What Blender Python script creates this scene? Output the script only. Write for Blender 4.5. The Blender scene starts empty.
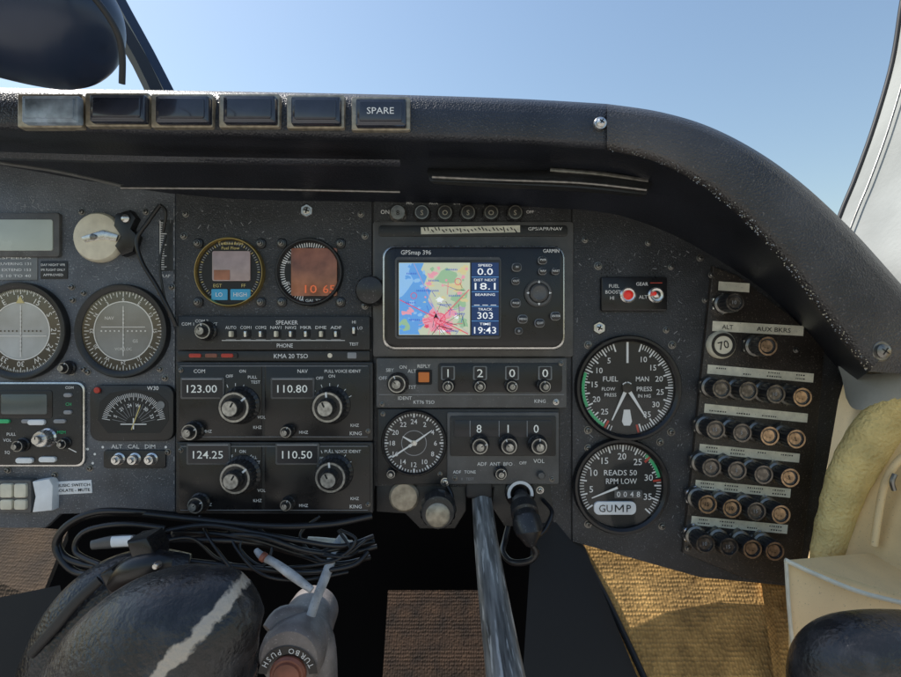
import bpy, math, random, bmesh
from mathutils import Vector
random.seed(4)
U=0.0008; D=520.0
def W(px,py,d,k=None):
    if k is None: k=1-d/D
    return Vector(((px-450.5)*k*U, -d*U, (338.5-py)*k*U))
R=math.radians
# ---------------------------------------------------------------- materials
def M(name,col,rough=.5,metal=0,bump=None,var=0,vs=40,emis=0,spk=0,spkcol=(.5,.5,.5),spks=900,spec=.5,coat=0,col2=None,ramp=(.45,.6),stretch=None,bd=.0006,soft=.06):
    m=bpy.data.materials.new(name); m.use_nodes=True
    nt=m.node_tree; N=nt.nodes; L=nt.links
    b=N['Principled BSDF']
    c=(*col,1)
    b.inputs['Base Color'].default_value=c
    b.inputs['Roughness'].default_value=rough
    b.inputs['Metallic'].default_value=metal
    b.inputs['Specular IOR Level'].default_value=spec
    b.inputs['Coat Weight'].default_value=coat
    tc=N.new('ShaderNodeTexCoord'); co=tc.outputs['Object']
    if stretch:
        mp=N.new('ShaderNodeMapping'); mp.inputs['Scale'].default_value=stretch[:3]
        L.new(co,mp.inputs['Vector']); co=mp.outputs['Vector']
    out=None
    if var or col2:
        n=N.new('ShaderNodeTexNoise'); n.inputs['Scale'].default_value=vs; n.inputs['Detail'].default_value=6
        L.new(co,n.inputs['Vector'])
        r=N.new('ShaderNodeValToRGB'); L.new(n.outputs['Fac'],r.inputs['Fac'])
        if col2:
            r.color_ramp.elements[0].position=ramp[0]; r.color_ramp.elements[1].position=ramp[1]
            r.color_ramp.elements[0].color=c; r.color_ramp.elements[1].color=(*col2,1)
        else:
            r.color_ramp.elements[0].position=.3; r.color_ramp.elements[1].position=.7
            r.color_ramp.elements[0].color=(*[x*(1-var) for x in col],1)
            r.color_ramp.elements[1].color=(*[min(1,x*(1+var)) for x in col],1)
        out=r.outputs['Color']
        mr=N.new('ShaderNodeMapRange'); mr.inputs['To Min'].default_value=max(.05,rough-.12); mr.inputs['To Max'].default_value=min(1,rough+.12)
        L.new(n.outputs['Fac'],mr.inputs['Value']); L.new(mr.outputs['Result'],b.inputs['Roughness'])
    if spk:
        n2=N.new('ShaderNodeTexNoise'); n2.inputs['Scale'].default_value=spks; n2.inputs['Detail'].default_value=4
        L.new(co,n2.inputs['Vector'])
        r2=N.new('ShaderNodeValToRGB'); r2.color_ramp.elements[0].position=1-spk; r2.color_ramp.elements[1].position=min(1,1-spk+soft)
        L.new(n2.outputs['Fac'],r2.inputs['Fac'])
        mx=N.new('ShaderNodeMixRGB'); L.new(r2.outputs['Color'],mx.inputs['Fac'])
        if out: L.new(out,mx.inputs['Color1'])
        else: mx.inputs['Color1'].default_value=c
        mx.inputs['Color2'].default_value=(*spkcol,1); out=mx.outputs['Color']
    if out:
        L.new(out,b.inputs['Base Color'])
    if emis:
        b.inputs['Emission Strength'].default_value=emis
        if out: L.new(out,b.inputs['Emission Color'])
        else: b.inputs['Emission Color'].default_value=c
    if bump:
        kind,sc,st=bump
        if kind in 'vk':
            t=N.new('ShaderNodeTexVoronoi'); t.feature='SMOOTH_F1'; o='Distance'
            if kind=='k': t.inputs['Randomness'].default_value=.35
        else:
            t=N.new('ShaderNodeTexNoise'); t.inputs['Detail'].default_value=5; o='Fac'
        t.inputs['Scale'].default_value=sc; L.new(co,t.inputs['Vector'])
        bp=N.new('ShaderNodeBump'); bp.inputs['Strength'].default_value=st; bp.inputs['Distance'].default_value=bd
        bp.invert=(kind=='k')
        L.new(t.outputs[o],bp.inputs['Height']); L.new(bp.outputs['Normal'],b.inputs['Normal'])
        if kind=='k' and out:
            rr=N.new('ShaderNodeValToRGB'); rr.color_ramp.elements[0].position=.2; rr.color_ramp.elements[1].position=.75
            rr.color_ramp.elements[0].color=(1,1,1,1); rr.color_ramp.elements[1].color=(.3,.27,.22,1); L.new(t.outputs['Distance'],rr.inputs['Fac'])
            mu=N.new('ShaderNodeMixRGB'); mu.blend_type='MULTIPLY'; mu.inputs['Fac'].default_value=.9
            L.new(out,mu.inputs['Color1']); L.new(rr.outputs['Color'],mu.inputs['Color2']); L.new(mu.outputs['Color'],b.inputs['Base Color'])
    return m
paint=M('panel_paint',(.038,.04,.045),.4,bump=('n',1000,1),var=.35,vs=25,spk=.38,spkcol=(.14,.145,.155))
paintL=M('panel_paint_worn',(.1,.112,.132),.4,bump=('n',1000,1),var=.4,vs=22,spk=.39,spkcol=(.28,.3,.33))
plate=M('plate_black',(.019,.0195,.021),.36,bump=('n',1500,.3),var=.3,vs=60,spk=.32,spkcol=(.15,.15,.15))
plateB=M('plate_brown_black',(.036,.03,.026),.32,bump=('n',900,.7),var=.4,vs=30,spk=.38,spkcol=(.16,.135,.11))
plateG=M('plate_grey',(.09,.091,.093),.4,bump=('n',1500,.2),var=.25,vs=60,spk=.34,spkcol=(.25,.25,.25))
vinyl=M('vinyl',(.028,.031,.04),.4,bump=('v',900,.8),var=.4,vs=18,spk=.37,spkcol=(.11,.115,.13),spks=1100)
vinylR=M('vinyl_worn',(.05,.048,.05),.36,bump=('v',900,1),var=.6,vs=16,spk=.4,spkcol=(.15,.14,.135),spks=700,soft=.15)
under=M('underside',(.018,.021,.03),.36,bump=('n',700,.6),var=.35,vs=20)
black=M('black_plastic',(.011,.011,.013),.3,var=.2,vs=90)
blackm=M('black_matte',(.009,.009,.01),.7)
deep=M('footwell_shade',(.004,.004,.005),.9,spec=.1)  # near-black colour carries the shade of the footwell
dial=M('dial_black',(.01,.011,.012),.55)
knobm=M('knob_black',(.024,.024,.026),.3,spk=.35,spkcol=(.2,.2,.2))
knobt=M('knob_top',(.42,.41,.38),.34,metal=.5,var=.5,vs=260)
white=M('white_ink',(.82,.83,.83),.5)
cream=M('cream_plastic',(.72,.68,.55),.5,var=.12,vs=120,spk=.3,spkcol=(.35,.3,.2))
dimcream=M('dim_ink',(.36,.34,.28),.5)
label=M('label_strip',(.78,.75,.62),.42,var=.15,vs=150,spk=.34,spkcol=(.2,.19,.15))
labelW=M('label_white',(.8,.83,.86),.5,var=.08,vs=100)
greyink=M('grey_ink',(.3,.31,.33),.6)
metal=M('steel',(.6,.6,.6),.28,metal=1,var=.2,vs=300)
dmetal=M('dark_metal',(.22,.215,.205),.34,metal=.9,var=.3,vs=300)
silver=M('silver_knob',(.7,.7,.7),.25,metal=.9)
gold=M('gold_ring',(.65,.47,.18),.28,metal=.9)
bronze=M('bronze_cap',(.42,.28,.17),.3,metal=.6,var=.5,vs=300)
brkcap=M('breaker_cap',(.13,.115,.1),.24,metal=.6,var=.6,vs=300)
red=M('red',(.65,.03,.02),.3,emis=.3)
green=M('green_ink',(.05,.5,.2),.5)
redink=M('red_ink',(.5,.05,.03),.5)
yellow=M('yellow_ink',(.6,.5,.2),.5)
orange=M('orange_lens',(.55,.16,.03),.35,emis=.12)
lcdgreen=M('lcd_pale',(.48,.54,.5),.25,var=.08,vs=30)
lcdgrey=M('lcd_dark_grey',(.1,.12,.12),.2,var=.15,vs=30)
lcdred=M('lcd_pinkgrey',(.42,.33,.33),.2,var=.25,vs=60)
lcdor=M('lcd_orange',(.3,.12,.07),.2,var=.6,vs=50)
lcdblue=M('lcd_blue',(.04,.25,.42),.3,emis=.25)
digit=M('digit_white',(.8,.83,.8),.5,emis=.12)
digr=M('digit_red',(.65,.14,.05),.5,emis=.35)
facegrey=M('dial_grey',(.19,.205,.215),.4,var=.4,vs=30)
faceglare=M('dial_glare',(.42,.45,.47),.35,var=.35,vs=25)  # pale face colour stands in for sky reflection on the glass
button=M('button_cap',(.028,.032,.048),.16,var=.5,vs=40,coat=.6)
buttonB=M('button_blue',(.24,.31,.4),.25,var=.8,vs=60)
tan=M('tan_frame',(.36,.32,.25),.38,metal=.4,var=.35,vs=200)
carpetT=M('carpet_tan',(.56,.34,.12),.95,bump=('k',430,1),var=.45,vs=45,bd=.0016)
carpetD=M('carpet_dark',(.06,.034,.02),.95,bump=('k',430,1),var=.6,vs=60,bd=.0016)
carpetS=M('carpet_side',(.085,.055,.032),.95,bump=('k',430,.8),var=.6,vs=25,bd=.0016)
foam=M('foam',(.82,.66,.3),.95,bump=('n',420,1),var=.2,vs=45,bd=.0025,spec=.1)
beige=M('beige_paint',(.84,.64,.36),.45,bump=('n',90,.4),var=.16,vs=20,spk=.35,spkcol=(.5,.38,.22))
trimg=M('trim_grey',(.4,.41,.39),.85,bump=('n',300,.4),var=.2,vs=15,spec=.2)
rubber=M('rubber',(.02,.02,.022),.5)
cablem=M('cable',(.015,.015,.017),.3)
steelworn=M('steel_worn',(.26,.255,.24),.42,metal=.25,bump=('n',300,.8),var=.8,vs=300,spk=.44,spkcol=(.62,.61,.58),spks=460,stretch=(1,.07,.07))
navy=M('navy_gloss',(.02,.034,.07),.34)
strapm=M('strap',(.5,.51,.52),.45,var=.35,vs=100,spk=.36,spkcol=(.15,.15,.15))
leatherP=M('leather_plain',(.022,.023,.027),.32,bump=('v',500,.9),var=.5,vs=40,spk=.35,spkcol=(.1,.1,.1))
floorm=M('bounce_beige',(.5,.45,.38),.8,bump=('n',60,.5),var=.2,vs=8)  # light beige picked to bounce sunlight forward
capred=M('cap_redbrown',(.26,.09,.055),.4,var=.4,vs=100)
hubm=M('hub_greypink',(.2,.175,.165),.45,bump=('n',500,.4),var=.35,vs=70,spk=.36,spkcol=(.4,.36,.34))
def emi(name,c): return M(name,c,.3,emis=.75,spec=.3)
map0=emi('map_land',(.42,.45,.34)); mapp=emi('map_pink',(.6,.26,.32)); mapg=emi('map_green',(.24,.38,.24)); mapw=emi('map_water',(.1,.27,.55)); mapw2=emi('map_water_pale',(.22,.4,.62))
mapl=emi('map_line',(.55,.06,.12)); mapb=emi('map_text_blue',(.04,.08,.4)); mapk=M('map_black',(.012,.014,.02),.3,emis=.1); mapn=emi('map_navy',(.012,.03,.09)); mapwh=emi('map_white',(.65,.68,.7)); mapy=emi('map_yellow',(.5,.44,.24)); mapv=emi('map_violet',(.34,.28,.42))
# glass
def mkglass(name,f):
    glass=bpy.data.materials.new(name); glass.use_nodes=True
    nt=glass.node_tree; nt.nodes.clear()
    o=nt.nodes.new('ShaderNodeOutputMaterial'); mx=nt.nodes.new('ShaderNodeMixShader'); t=nt.nodes.new('ShaderNodeBsdfTransparent'); g=nt.nodes.new('ShaderNodeBsdfGlossy')
    g.inputs['Roughness'].default_value=.06; mx.inputs[0].default_value=f
    nt.links.new(t.outputs[0],mx.inputs[1]); nt.links.new(g.outputs[0],mx.inputs[2]); nt.links.new(mx.outputs[0],o.inputs[0]); return glass
glass=mkglass('cover_glass',.03); glassh=mkglass('hazy_glass',.11)
# streaked worn leather: worn band through a point on the grip
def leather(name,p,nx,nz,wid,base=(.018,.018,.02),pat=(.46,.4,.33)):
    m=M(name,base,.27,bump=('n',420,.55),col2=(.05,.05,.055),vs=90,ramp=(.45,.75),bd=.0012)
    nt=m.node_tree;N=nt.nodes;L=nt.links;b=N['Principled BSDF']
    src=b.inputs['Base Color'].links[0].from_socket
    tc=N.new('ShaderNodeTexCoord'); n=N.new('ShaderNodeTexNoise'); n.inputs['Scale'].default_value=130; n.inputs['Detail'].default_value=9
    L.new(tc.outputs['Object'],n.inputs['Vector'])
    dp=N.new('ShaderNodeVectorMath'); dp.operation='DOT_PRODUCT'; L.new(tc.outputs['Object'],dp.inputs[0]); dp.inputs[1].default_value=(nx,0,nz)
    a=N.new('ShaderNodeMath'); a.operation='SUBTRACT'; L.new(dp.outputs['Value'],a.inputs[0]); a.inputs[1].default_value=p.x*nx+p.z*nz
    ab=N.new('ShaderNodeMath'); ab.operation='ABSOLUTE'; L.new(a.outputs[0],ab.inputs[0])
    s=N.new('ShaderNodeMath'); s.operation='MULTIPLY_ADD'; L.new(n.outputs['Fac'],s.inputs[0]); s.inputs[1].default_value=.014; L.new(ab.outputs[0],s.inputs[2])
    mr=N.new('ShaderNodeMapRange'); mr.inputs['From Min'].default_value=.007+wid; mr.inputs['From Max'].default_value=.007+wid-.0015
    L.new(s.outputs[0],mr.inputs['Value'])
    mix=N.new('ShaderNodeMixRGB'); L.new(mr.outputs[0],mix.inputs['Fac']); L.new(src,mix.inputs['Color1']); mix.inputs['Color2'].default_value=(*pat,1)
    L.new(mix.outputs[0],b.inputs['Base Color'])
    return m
# ---------------------------------------------------------------- mesh builder
def rrect(cx,cy,w,h,r,n=5):
    r=min(r,w/2-.01,h/2-.01); P=[]
    for (sx,sy,a0) in ((1,1,0),(-1,1,90),(-1,-1,180),(1,-1,270)):
        for i in range(n+1):
            a=R(a0+90*i/n)
            P.append((cx+sx*(w/2-r)+r*math.cos(a), cy+sy*(h/2-r)+r*math.sin(a)))
    return P
def rc(x0,y0,x1,y1,r=2): return rrect((x0+x1)/2,(y0+y1)/2,abs(x1-x0),abs(y1-y0),r)
def inset(P,b):
    n=len(P); A=sum(P[i][0]*P[(i+1)%n][1]-P[(i+1)%n][0]*P[i][1] for i in range(n)); s=1 if A>0 else -1; O=[]
    for i in range(n):
        p0=Vector(P[i-1]);p=Vector(P[i]);p2=Vector(P[(i+1)%n]); e1=(p-p0);e2=(p2-p)
        if e1.length<1e-6: e1=e2
        if e2.length<1e-6: e2=e1
        e1.normalize();e2.normalize()
        n1=Vector((-e1.y,e1.x))*s; n2=Vector((-e2.y,e2.x))*s
        m=n1+n2
        if m.length<1e-6: m=n1
        m.normalize(); c=max(.4,m.dot(n1)); q=p+m*(b/c); O.append((q.x,q.y))
    return O
def crs(P,n):
    P=[tuple(p) for p in P]; O=[]; m=len(P)
    for i in range(m-1):
        p0=P[max(i-1,0)];p1=P[i];p2=P[i+1];p3=P[min(i+2,m-1)]
        for j in range(n):
            t=j/n
            O.append(tuple(.5*((2*b)+(-a+c)*t+(2*a-5*b+4*c-d)*t*t+(-a+3*b-3*c+d)*t**3) for a,b,c,d in zip(p0,p1,p2,p3)))
    O.append(P[-1]); return O
txtcache={}
def textmesh(s):
    if s in txtcache: return txtcache[s]
    cu=bpy.data.curves.new('t','FONT'); cu.body=s; cu.size=1; cu.resolution_u=2; cu.align_x='LEFT'; cu.offset=.004
    ob=bpy.data.objects.new('t',cu); bpy.context.scene.collection.objects.link(ob)
    bpy.context.view_layer.update()
    me=bpy.data.meshes.new_from_object(ob)
    V=[(v.co.x,v.co.y) for v in me.vertices]; F=[tuple(p.vertices) for p in me.polygons]
    bpy.data.objects.remove(ob); bpy.data.curves.remove(cu); bpy.data.meshes.remove(me)
    xs=[v[0] for v in V] or [0]; 
    txtcache[s]=(V,F,min(xs),max(xs)); return txtcache[s]
class MB:
    def __init__(s,dref=0,proj=False):
        s.k=None if proj else 1-dref/D; s.v=[];s.f=[];s.m=[];s.mats=[]
    def mi(s,m):
        if m not in s.mats: s.mats.append(m)
        return s.mats.index(m)
    def P(s,x,y,d): return W(x,y,d,s.k)
    def add(s,V,F,m):
        o=len(s.v); s.v+=V; i=s.mi(m)
        for f in F: s.f.append(tuple(o+q for q in f)); s.m.append(i)
        return s
    def prism(s,P,d0,d1,m,b=1.2,msd=None):
        n=len(P); rings=[(P,d0)]
        if b>0: rings+= [(P,d1-b),(inset(P,b*.3),d1-b*.3),(inset(P,b),d1)]
        else: rings+=[(P,d1)]
        V=[];F=[]
        for (Q,d) in rings: V+=[s.P(x,y,d) for x,y in Q]
        for r in range(len(rings)-1):
            for i in range(n):
                j=(i+1)%n; F.append((r*n+i,r*n+j,(r+1)*n+j,(r+1)*n+i))
        F.append(tuple((len(rings)-1)*n+i for i in range(n)))
        return s.add(V,F,m)
    def sheet(s,P,d,m): return s.add([s.P(x,y,d) for x,y in P],[tuple(range(len(P)))],m)
    def lathe(s,cx,cy,prof,m,seg=40,teeth=0,amp=.05,trange=None):
        V=[];F=[]; n=seg
        for k,(r,d) in enumerate(prof):
            for i in range(n):
                rr=r
                if teeth and trange[0]<=k<=trange[1]: rr=r*(1+amp*math.cos(teeth*2*math.pi*i/n))
                a=2*math.pi*i/n; V.append(s.P(cx+rr*math.sin(a),cy-rr*math.cos(a),d))
        for k in range(len(prof)-1):
            for i in range(n):
                j=(i+1)%n; F.append((k*n+i,k*n+j,(k+1)*n+j,(k+1)*n+i))
        if prof[-1][0]>0.01: F.append(tuple((len(prof)-1)*n+i for i in range(n)))
        return s.add(V,F,m)
    def disc(s,cx,cy,r,d,m,seg=40): return s.sheet([(cx+r*math.sin(2*math.pi*i/seg),cy-r*math.cos(2*math.pi*i/seg)) for i in range(seg)],d,m)
    def ring(s,cx,cy,r0,r1,d,m,a0=0,a1=360,seg=48):
        n=max(3,int(seg*abs(a1-a0)/360)); V=[];F=[]
        for i in range(n+1):
            a=R(a0+(a1-a0)*i/n)
            for r in (r0,r1): V.append(s.P(cx+r*math.sin(a),cy-r*math.cos(a),d))
        for i in range(n): F.append((2*i,2*i+1,2*i+3,2*i+2))
        return s.add(V,F,m)
    def line(s,x0,y0,x1,y1,w,d,m,w1=None):
        if w1 is None: w1=w
        L=math.hypot(x1-x0,y1-y0) or 1; nx=-(y1-y0)/L; ny=(x1-x0)/L
        return s.sheet([(x0+nx*w/2,y0+ny*w/2),(x1+nx*w1/2,y1+ny*w1/2),(x1-nx*w1/2,y1-ny*w1/2),(x0-nx*w/2,y0-ny*w/2)],d,m)
    def tick(s,cx,cy,a,r0,r1,w,d,m,w1=None):
        a=R(a); return s.line(cx+r0*math.sin(a),cy-r0*math.cos(a),cx+r1*math.sin(a),cy-r1*math.cos(a),w,d,m,w1)
    def text(s,t,cx,cy,h,d,m,rot=0,w=None):
        V,F,x0,x1=textmesh(t)
        if not F: return s
        sc=h/.7; sx=sc if w is None else w/(x1-x0)
        a=R(rot); ca,sa=math.cos(a),math.sin(a); O=[]
        for x,y in V:
            X=(x-(x0+x1)/2)*sx; Y=-(y-.35)*sc
            O.append(s.P(cx+X*ca-Y*sa,cy+X*sa+Y*ca,d))
        return s.add(O,F,m)
    def tube(s,path,rad,m,seg=12,sm=6,flat=1,cap=True):
        n0=len(path)
        if not isinstance(rad,(list,tuple)): rad=[rad]*n0
        pr=[tuple(p)+(r,) for p,r in zip(path,rad)]
        if sm>1: pr=crs(pr,sm)
        C=[s.P(*p[:3]) for p in pr]; n=len(C); V=[];F=[]; u=None
        for i in range(n):
            t=(C[min(i+1,n-1)]-C[max(i-1,0)]).normalized()
            if u is None:
                u=t.cross(Vector((0,1,0)));
                if u.length<.05: u=t.cross(Vector((0,0,1)))
            u=(u-t*u.dot(t)).normalized(); v=t.cross(u)
            rr=max(pr[i][3],.05)*U
            for j in range(seg):
                a=2*math.pi*j/seg; V.append(C[i]+u*rr*math.cos(a)+v*rr*flat*math.sin(a))
        for i in range(n-1):
            for j in range(seg):
                k=(j+1)%seg; F.append((i*seg+j,i*seg+k,(i+1)*seg+k,(i+1)*seg+j))
        if cap: F.append(tuple(range(seg))); F.append(tuple((n-1)*seg+j for j in range(seg)))
        return s.add(V,F,m)
    def loft(s,rails,m,n=6):
        rs=[crs(r,n) for r in rails]; c=len(rs[0]); V=[];F=[]
        for r in rs: V+=[s.P(*p) for p in r]
        for k in range(len(rs)-1):
            for i in range(c-1): F.append((k*c+i,k*c+i+1,(k+1)*c+i+1,(k+1)*c+i))
        return s.add(V,F,m)
    def done(s,name,parent=None,label=None,cat=None,ang=38,kind=None,group=None,sub=0):
        me=bpy.data.meshes.new(name)
        xs=[v.x for v in s.v];ys=[v.y for v in s.v];zs=[v.z for v in s.v]
        c=Vector(((min(xs)+max(xs))/2,(min(ys)+max(ys))/2,(min(zs)+max(zs))/2))
        me.from_pydata([tuple(v-c) for v in s.v],[],s.f)
        for m in s.mats: me.materials.append(m)
        for p,i in zip(me.polygons,s.m): p.material_index=i; p.use_smooth=True
        bm=bmesh.new(); bm.from_mesh(me); bmesh.ops.recalc_face_normals(bm,faces=bm.faces); bm.to_mesh(me); bm.free()
        me.set_sharp_from_angle(angle=R(ang))
        ob=bpy.data.objects.new(name,me); bpy.context.scene.collection.objects.link(ob)
        if parent:
            ob.parent=parent; ob.location=c-Vector(parent['wl'])
        else: ob.location=c
        ob['wl']=tuple(c)
        if label: ob['label']=label
        if cat: ob['category']=cat
        if kind: ob['kind']=kind
        if group: ob['group']=group
        return ob
def T(name,label,cat,px,py,d=0,group=None):
    e=bpy.data.objects.new(name,None); bpy.context.scene.collection.objects.link(e); e.empty_display_size=.01
    w=W(px,py,d); e.location=w; e['wl']=tuple(w); e['label']=label; e['category']=cat
    if group: e['group']=group
    return e
def screw(par,cx,cy,r,d,m=None,nut=False,ang=None):
    m=m or dmetal; b=MB(d); ang=random.uniform(0,90) if ang is None else ang
    if nut: b.lathe(cx,cy,[(r*1.45,d),(r*1.45,d+1.4),(r*1.3,d+2),(r,d+2)],m,seg=6)
    b.lathe(cx,cy,[(r*1.25,d),(r*1.25,d+.5),(r,d+.6),(r,d+1.2),(r*.8,d+2.3),(r*.4,d+2.7)],m,seg=16)
    for a in (ang,ang+90): b.tick(cx,cy,a,-r*.6,r*.6,r*.28,d+2.9,blackm)
    b.done('screw',par)
def knob(par,cx,cy,r,d0,h,m=None,top=None,name='knob',teeth=20,inner=.55,mark=True,ang=0,skirt=1.18):
    m=m or knobm; top=top or knobt
    b=MB(d0+h*.7)
    b.lathe(cx,cy,[(r*skirt,d0),(r*skirt,d0+h*.15),(r,d0+h*.25),(r,d0+h*.75),(r*.93,d0+h*.82),(r*inner*1.1,d0+h*.83)],m,seg=teeth*4,teeth=teeth,amp=.035,trange=(2,3))
    if inner>0:
        b.ring(cx,cy,r*.78,r*.9,d0+h*.84,top)
        b.lathe(cx,cy,[(r*inner,d0+h*.8),(r*inner,d0+h*1.15),(r*inner*.88,d0+h*1.22),(0.02,d0+h*1.23)],m,seg=48,teeth=12,amp=.04,trange=(0,1))
        b.disc(cx,cy,r*inner*.8,d0+h*1.24,top,24)
        if mark: b.tick(cx,cy,ang,r*.1,r*inner*.75,r*.1,d0+h*1.25,blackm)
    if mark: b.tick(cx,cy,ang+20,r*.6,r*.92,r*.12,d0+h*.84+.3,white)
    return b.done(name,par)
def gauge(name,label,cx,cy,rr,d=0,face=dial,bez=black,bw=5,group='round panel gauges',th=7):
    g=T(name,label,'gauge',cx,cy,d,group)
    b=MB(d+4); b.lathe(cx,cy,[(rr,d),(rr,d+th-2),(rr-1.2,d+th),(rr-bw*.6,d+th),(rr-bw,d+th-2),(rr-bw,d+1)],bez,seg=72); 
    b.f=b.f[:-1]; b.m=b.m[:-1]
    b.done('bezel',g)
    b=MB(d+4); b.disc(cx,cy,rr-bw+.3,d+1.4,face,64); b.done('dial_face',g)
    return g
def coverglass(g,cx,cy,r,d,m=None):
    b=MB(d); b.disc(cx,cy,r,d,m or glass,48); b.done('cover_glass',g)

# ================================================================ INSTRUMENT PANEL
pan=T('instrument_panel','dark grey textured metal aircraft instrument panel, scuffed and dusty','instrument panel',400,360,-6)
b=MB(0); b.prism([(-160,140),(175,185),(175,512),(60,514),(45,528),(-160,528)],-6,0,paintL,1); b.done('pilot_panel',pan,'lighter blue-grey worn section')
b=MB(0); b.prism([(176,188),(372,194),(372,512),(176,512)],-6,0.8,paint,1); b.done('radio_panel',pan)
b=MB(0); b.prism([(373.5,190),(571,194),(571,540),(560,540),(540,488),(373.5,486)],-6,.8,paint,1); b.done('centre_panel',pan)
b=MB(0); b.prism([(372,180),(374,180),(374,490),(372,490)],-6,-.4,blackm,0); b.done('panel_joint',pan)
b=MB(0); b.prism([(571,180),(572.5,180),(572.5,540),(571,540)],-6,-.4,blackm,0); b.done('panel_joint',pan)
b=MB(0); b.prism([(572,200),(640,210),(700,235),(745,262),(800,305),(850,360),(838,400),(826,470),(806,565),(792,586),(700,577),(572,541)],-6,1.4,paint,1); b.done('copilot_panel',pan)
b=MB(2); b.prism(rc(373,222,573,357,3),0.5,4,plateG,1); b.prism(rc(379,226,567,237,3),4,5,plate,.5); b.done('mounting_plate',pan)
b=MB(5)
b.line(421,231,520,229,7,5.6,label); 
for i in range(26):
    x=424+i*3.6; b.line(x,229+random.uniform(-2,1),x+random.uniform(1,3),231+random.uniform(-1,2),1,6,blackm)
b.text('GPS/APR/NAV',545,229,3.2,6,white,w=34); b.done('placard_strip',pan)
for (x,y) in ((82,212),(146,212),(72,287),(72,372),(73,300),(172,287),(88,372),(165,378),(90,468),(168,452),(12,290),(8,470),(30,288),(55,475)):
    screw(pan,x,y,2.6,0)
for (x,y) in ((186,214),(361,214),(184,236),(365,236),(365,306)):
    screw(pan,x,y,2.8,.8)
screw(pan,307,211,4.6,.8,metal,nut=True)
for (x,y,r) in ((598,266,3.2),(671,267,2.5),(599,328,4.6),(666,330,2.6),(588,345,3.2),(672,345,3.2),(588,430,3.2),(671,432,3.2),(588,448,3),(660,442,3),(588,524,3),(662,526,3),(700,258,3),(705,300,2.6),(585,240,2.5),(648,243,2.5)):
    screw(pan,x,y,r,1.4,metal if r>4 else dmetal,nut=r>4)
b=MB(1)
for (cx,cy) in ((655,268),(607,268)):
  for i in range(3):
    for j in range(8):
        a=R(45*j+22*i); b.disc(cx+(3+i*3)*math.sin(a)*.9,cy+(3+i*3)*math.cos(a)*.9,.75,1.7,blackm,8)
b.done('speaker_holes',pan)
b=MB(0)
b.prism(rc(159,220,173,271,.5),0,.35,plate,0)
for i in range(22): b.line(161,223+i*2.2,161+(6 if i%5==0 else 3.5),223+i*2.2,.7,.7,white)
b.line(160.5,221,160.5,271,.8,.7,white); b.text('FLAP',166,276,3,.7,white,w=9); b.done('scale_marking',pan)
b=MB(0)
b.prism(rc(-20,253,38,280,1),0,1,facegrey,.3)
for i,y in enumerate((258,264,270,276)): b.text(('AIRSPEEDS','MANEUVERING 131','GEAR EXTEND 153','FLAPS 10 TO 40')[i],10,y,2.6,1.3,white,w=44)
b.done('placard',pan)
b=MB(0); b.prism(rc(41,261,68,279,1),0,.8,plate,.2); b.text('DAY NIGHT VFR',54,265,2.3,1.1,white,w=24); b.text('IFR FLIGHT ONLY',54,270,2.3,1.1,white,w=24); b.text('APPROVED',54,275,2.3,1.1,white,w=20); b.done('placard',pan)
b=MB(0)
for i in range(110):
    x,y=random.choice(((random.uniform(62,174),random.uniform(195,290)),(random.uniform(60,174),random.uniform(360,510)),(random.uniform(176,370),random.uniform(208,240)),(random.uniform(-10,60),random.uniform(200,215))))
    a=random.uniform(0,6.28); l=random.uniform(1,6); b.line(x,y,x+l*math.cos(a),y+l*math.sin(a),random.uniform(.25,.7),1.25 if x>175 else .45,greyink)
for i in range(70):
    x,y=random.choice(((random.uniform(576,690),random.uniform(250,275)),(random.uniform(576,598),random.uniform(280,535)),(random.uniform(672,688),random.uniform(300,560))))
    a=random.uniform(0,6.28); l=random.uniform(1,5); b.line(x,y,x+l*math.cos(a),y+l*math.sin(a),random.uniform(.25,.7),1.8,greyink)
for i in range(60):
    y=random.uniform(200,510); b.line(174.3,y,174.3,y+random.uniform(1,6),random.uniform(.5,1.2),.5,greyink)
b.done('scratches',pan)

# small lcd upper left
g=T('clock_display','small pale grey green digital clock display in black frame','display',20,236,0)
b=MB(3); b.prism(rc(-30,213,60,257,3),0,4,plateG,1); b.done('housing',g)
b=MB(3); b.prism(rc(-25,220,54,251,2),4,5,lcdgreen,.3); b.done('screen',g)
# vent disc
g=T('round_vent','cream round metal vent disc with dark bracket beside it','vent',97,237,0)
b=MB(6); b.lathe(97,237,[(25,0),(25,4),(23,7),(18,8.5),(8,9.5),(.02,9.8)],cream,seg=48); b.done('disc',g)
b=MB(6); b.prism([(84,238),(106,231),(121,236),(119,242),(106,240),(88,243)],9,11,metal,.5); b.lathe(97,238,[(3,9),(3,12.5),(1,13)],dmetal,seg=16); b.done('catch',g)
b=MB(8); b.prism([(116,214),(130,210),(136,218),(131,229),(138,236),(133,252),(122,256),(115,246),(121,236),(114,226)],0,9,black,1.2); b.lathe(127,219,[(4,9),(4,11),(2,12)],metal,seg=16); b.done('bracket',g)
# cable
b=MB(proj=True); b.tube([(160,205,8),(148,222,10),(137,240,12),(142,262,12),(156,285,12),(168,308,12),(176,326,8)],2,cablem); b.tube([(166,235,5),(160,262,8),(163,290,8),(170,318,6)],1.1,cablem); b.tube([(160,205,8),(166,212,8),(163,232,6)],1.4,cablem)
b.done('loose_cable',None,'thin black loose cable hanging down the panel face','cable')

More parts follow.
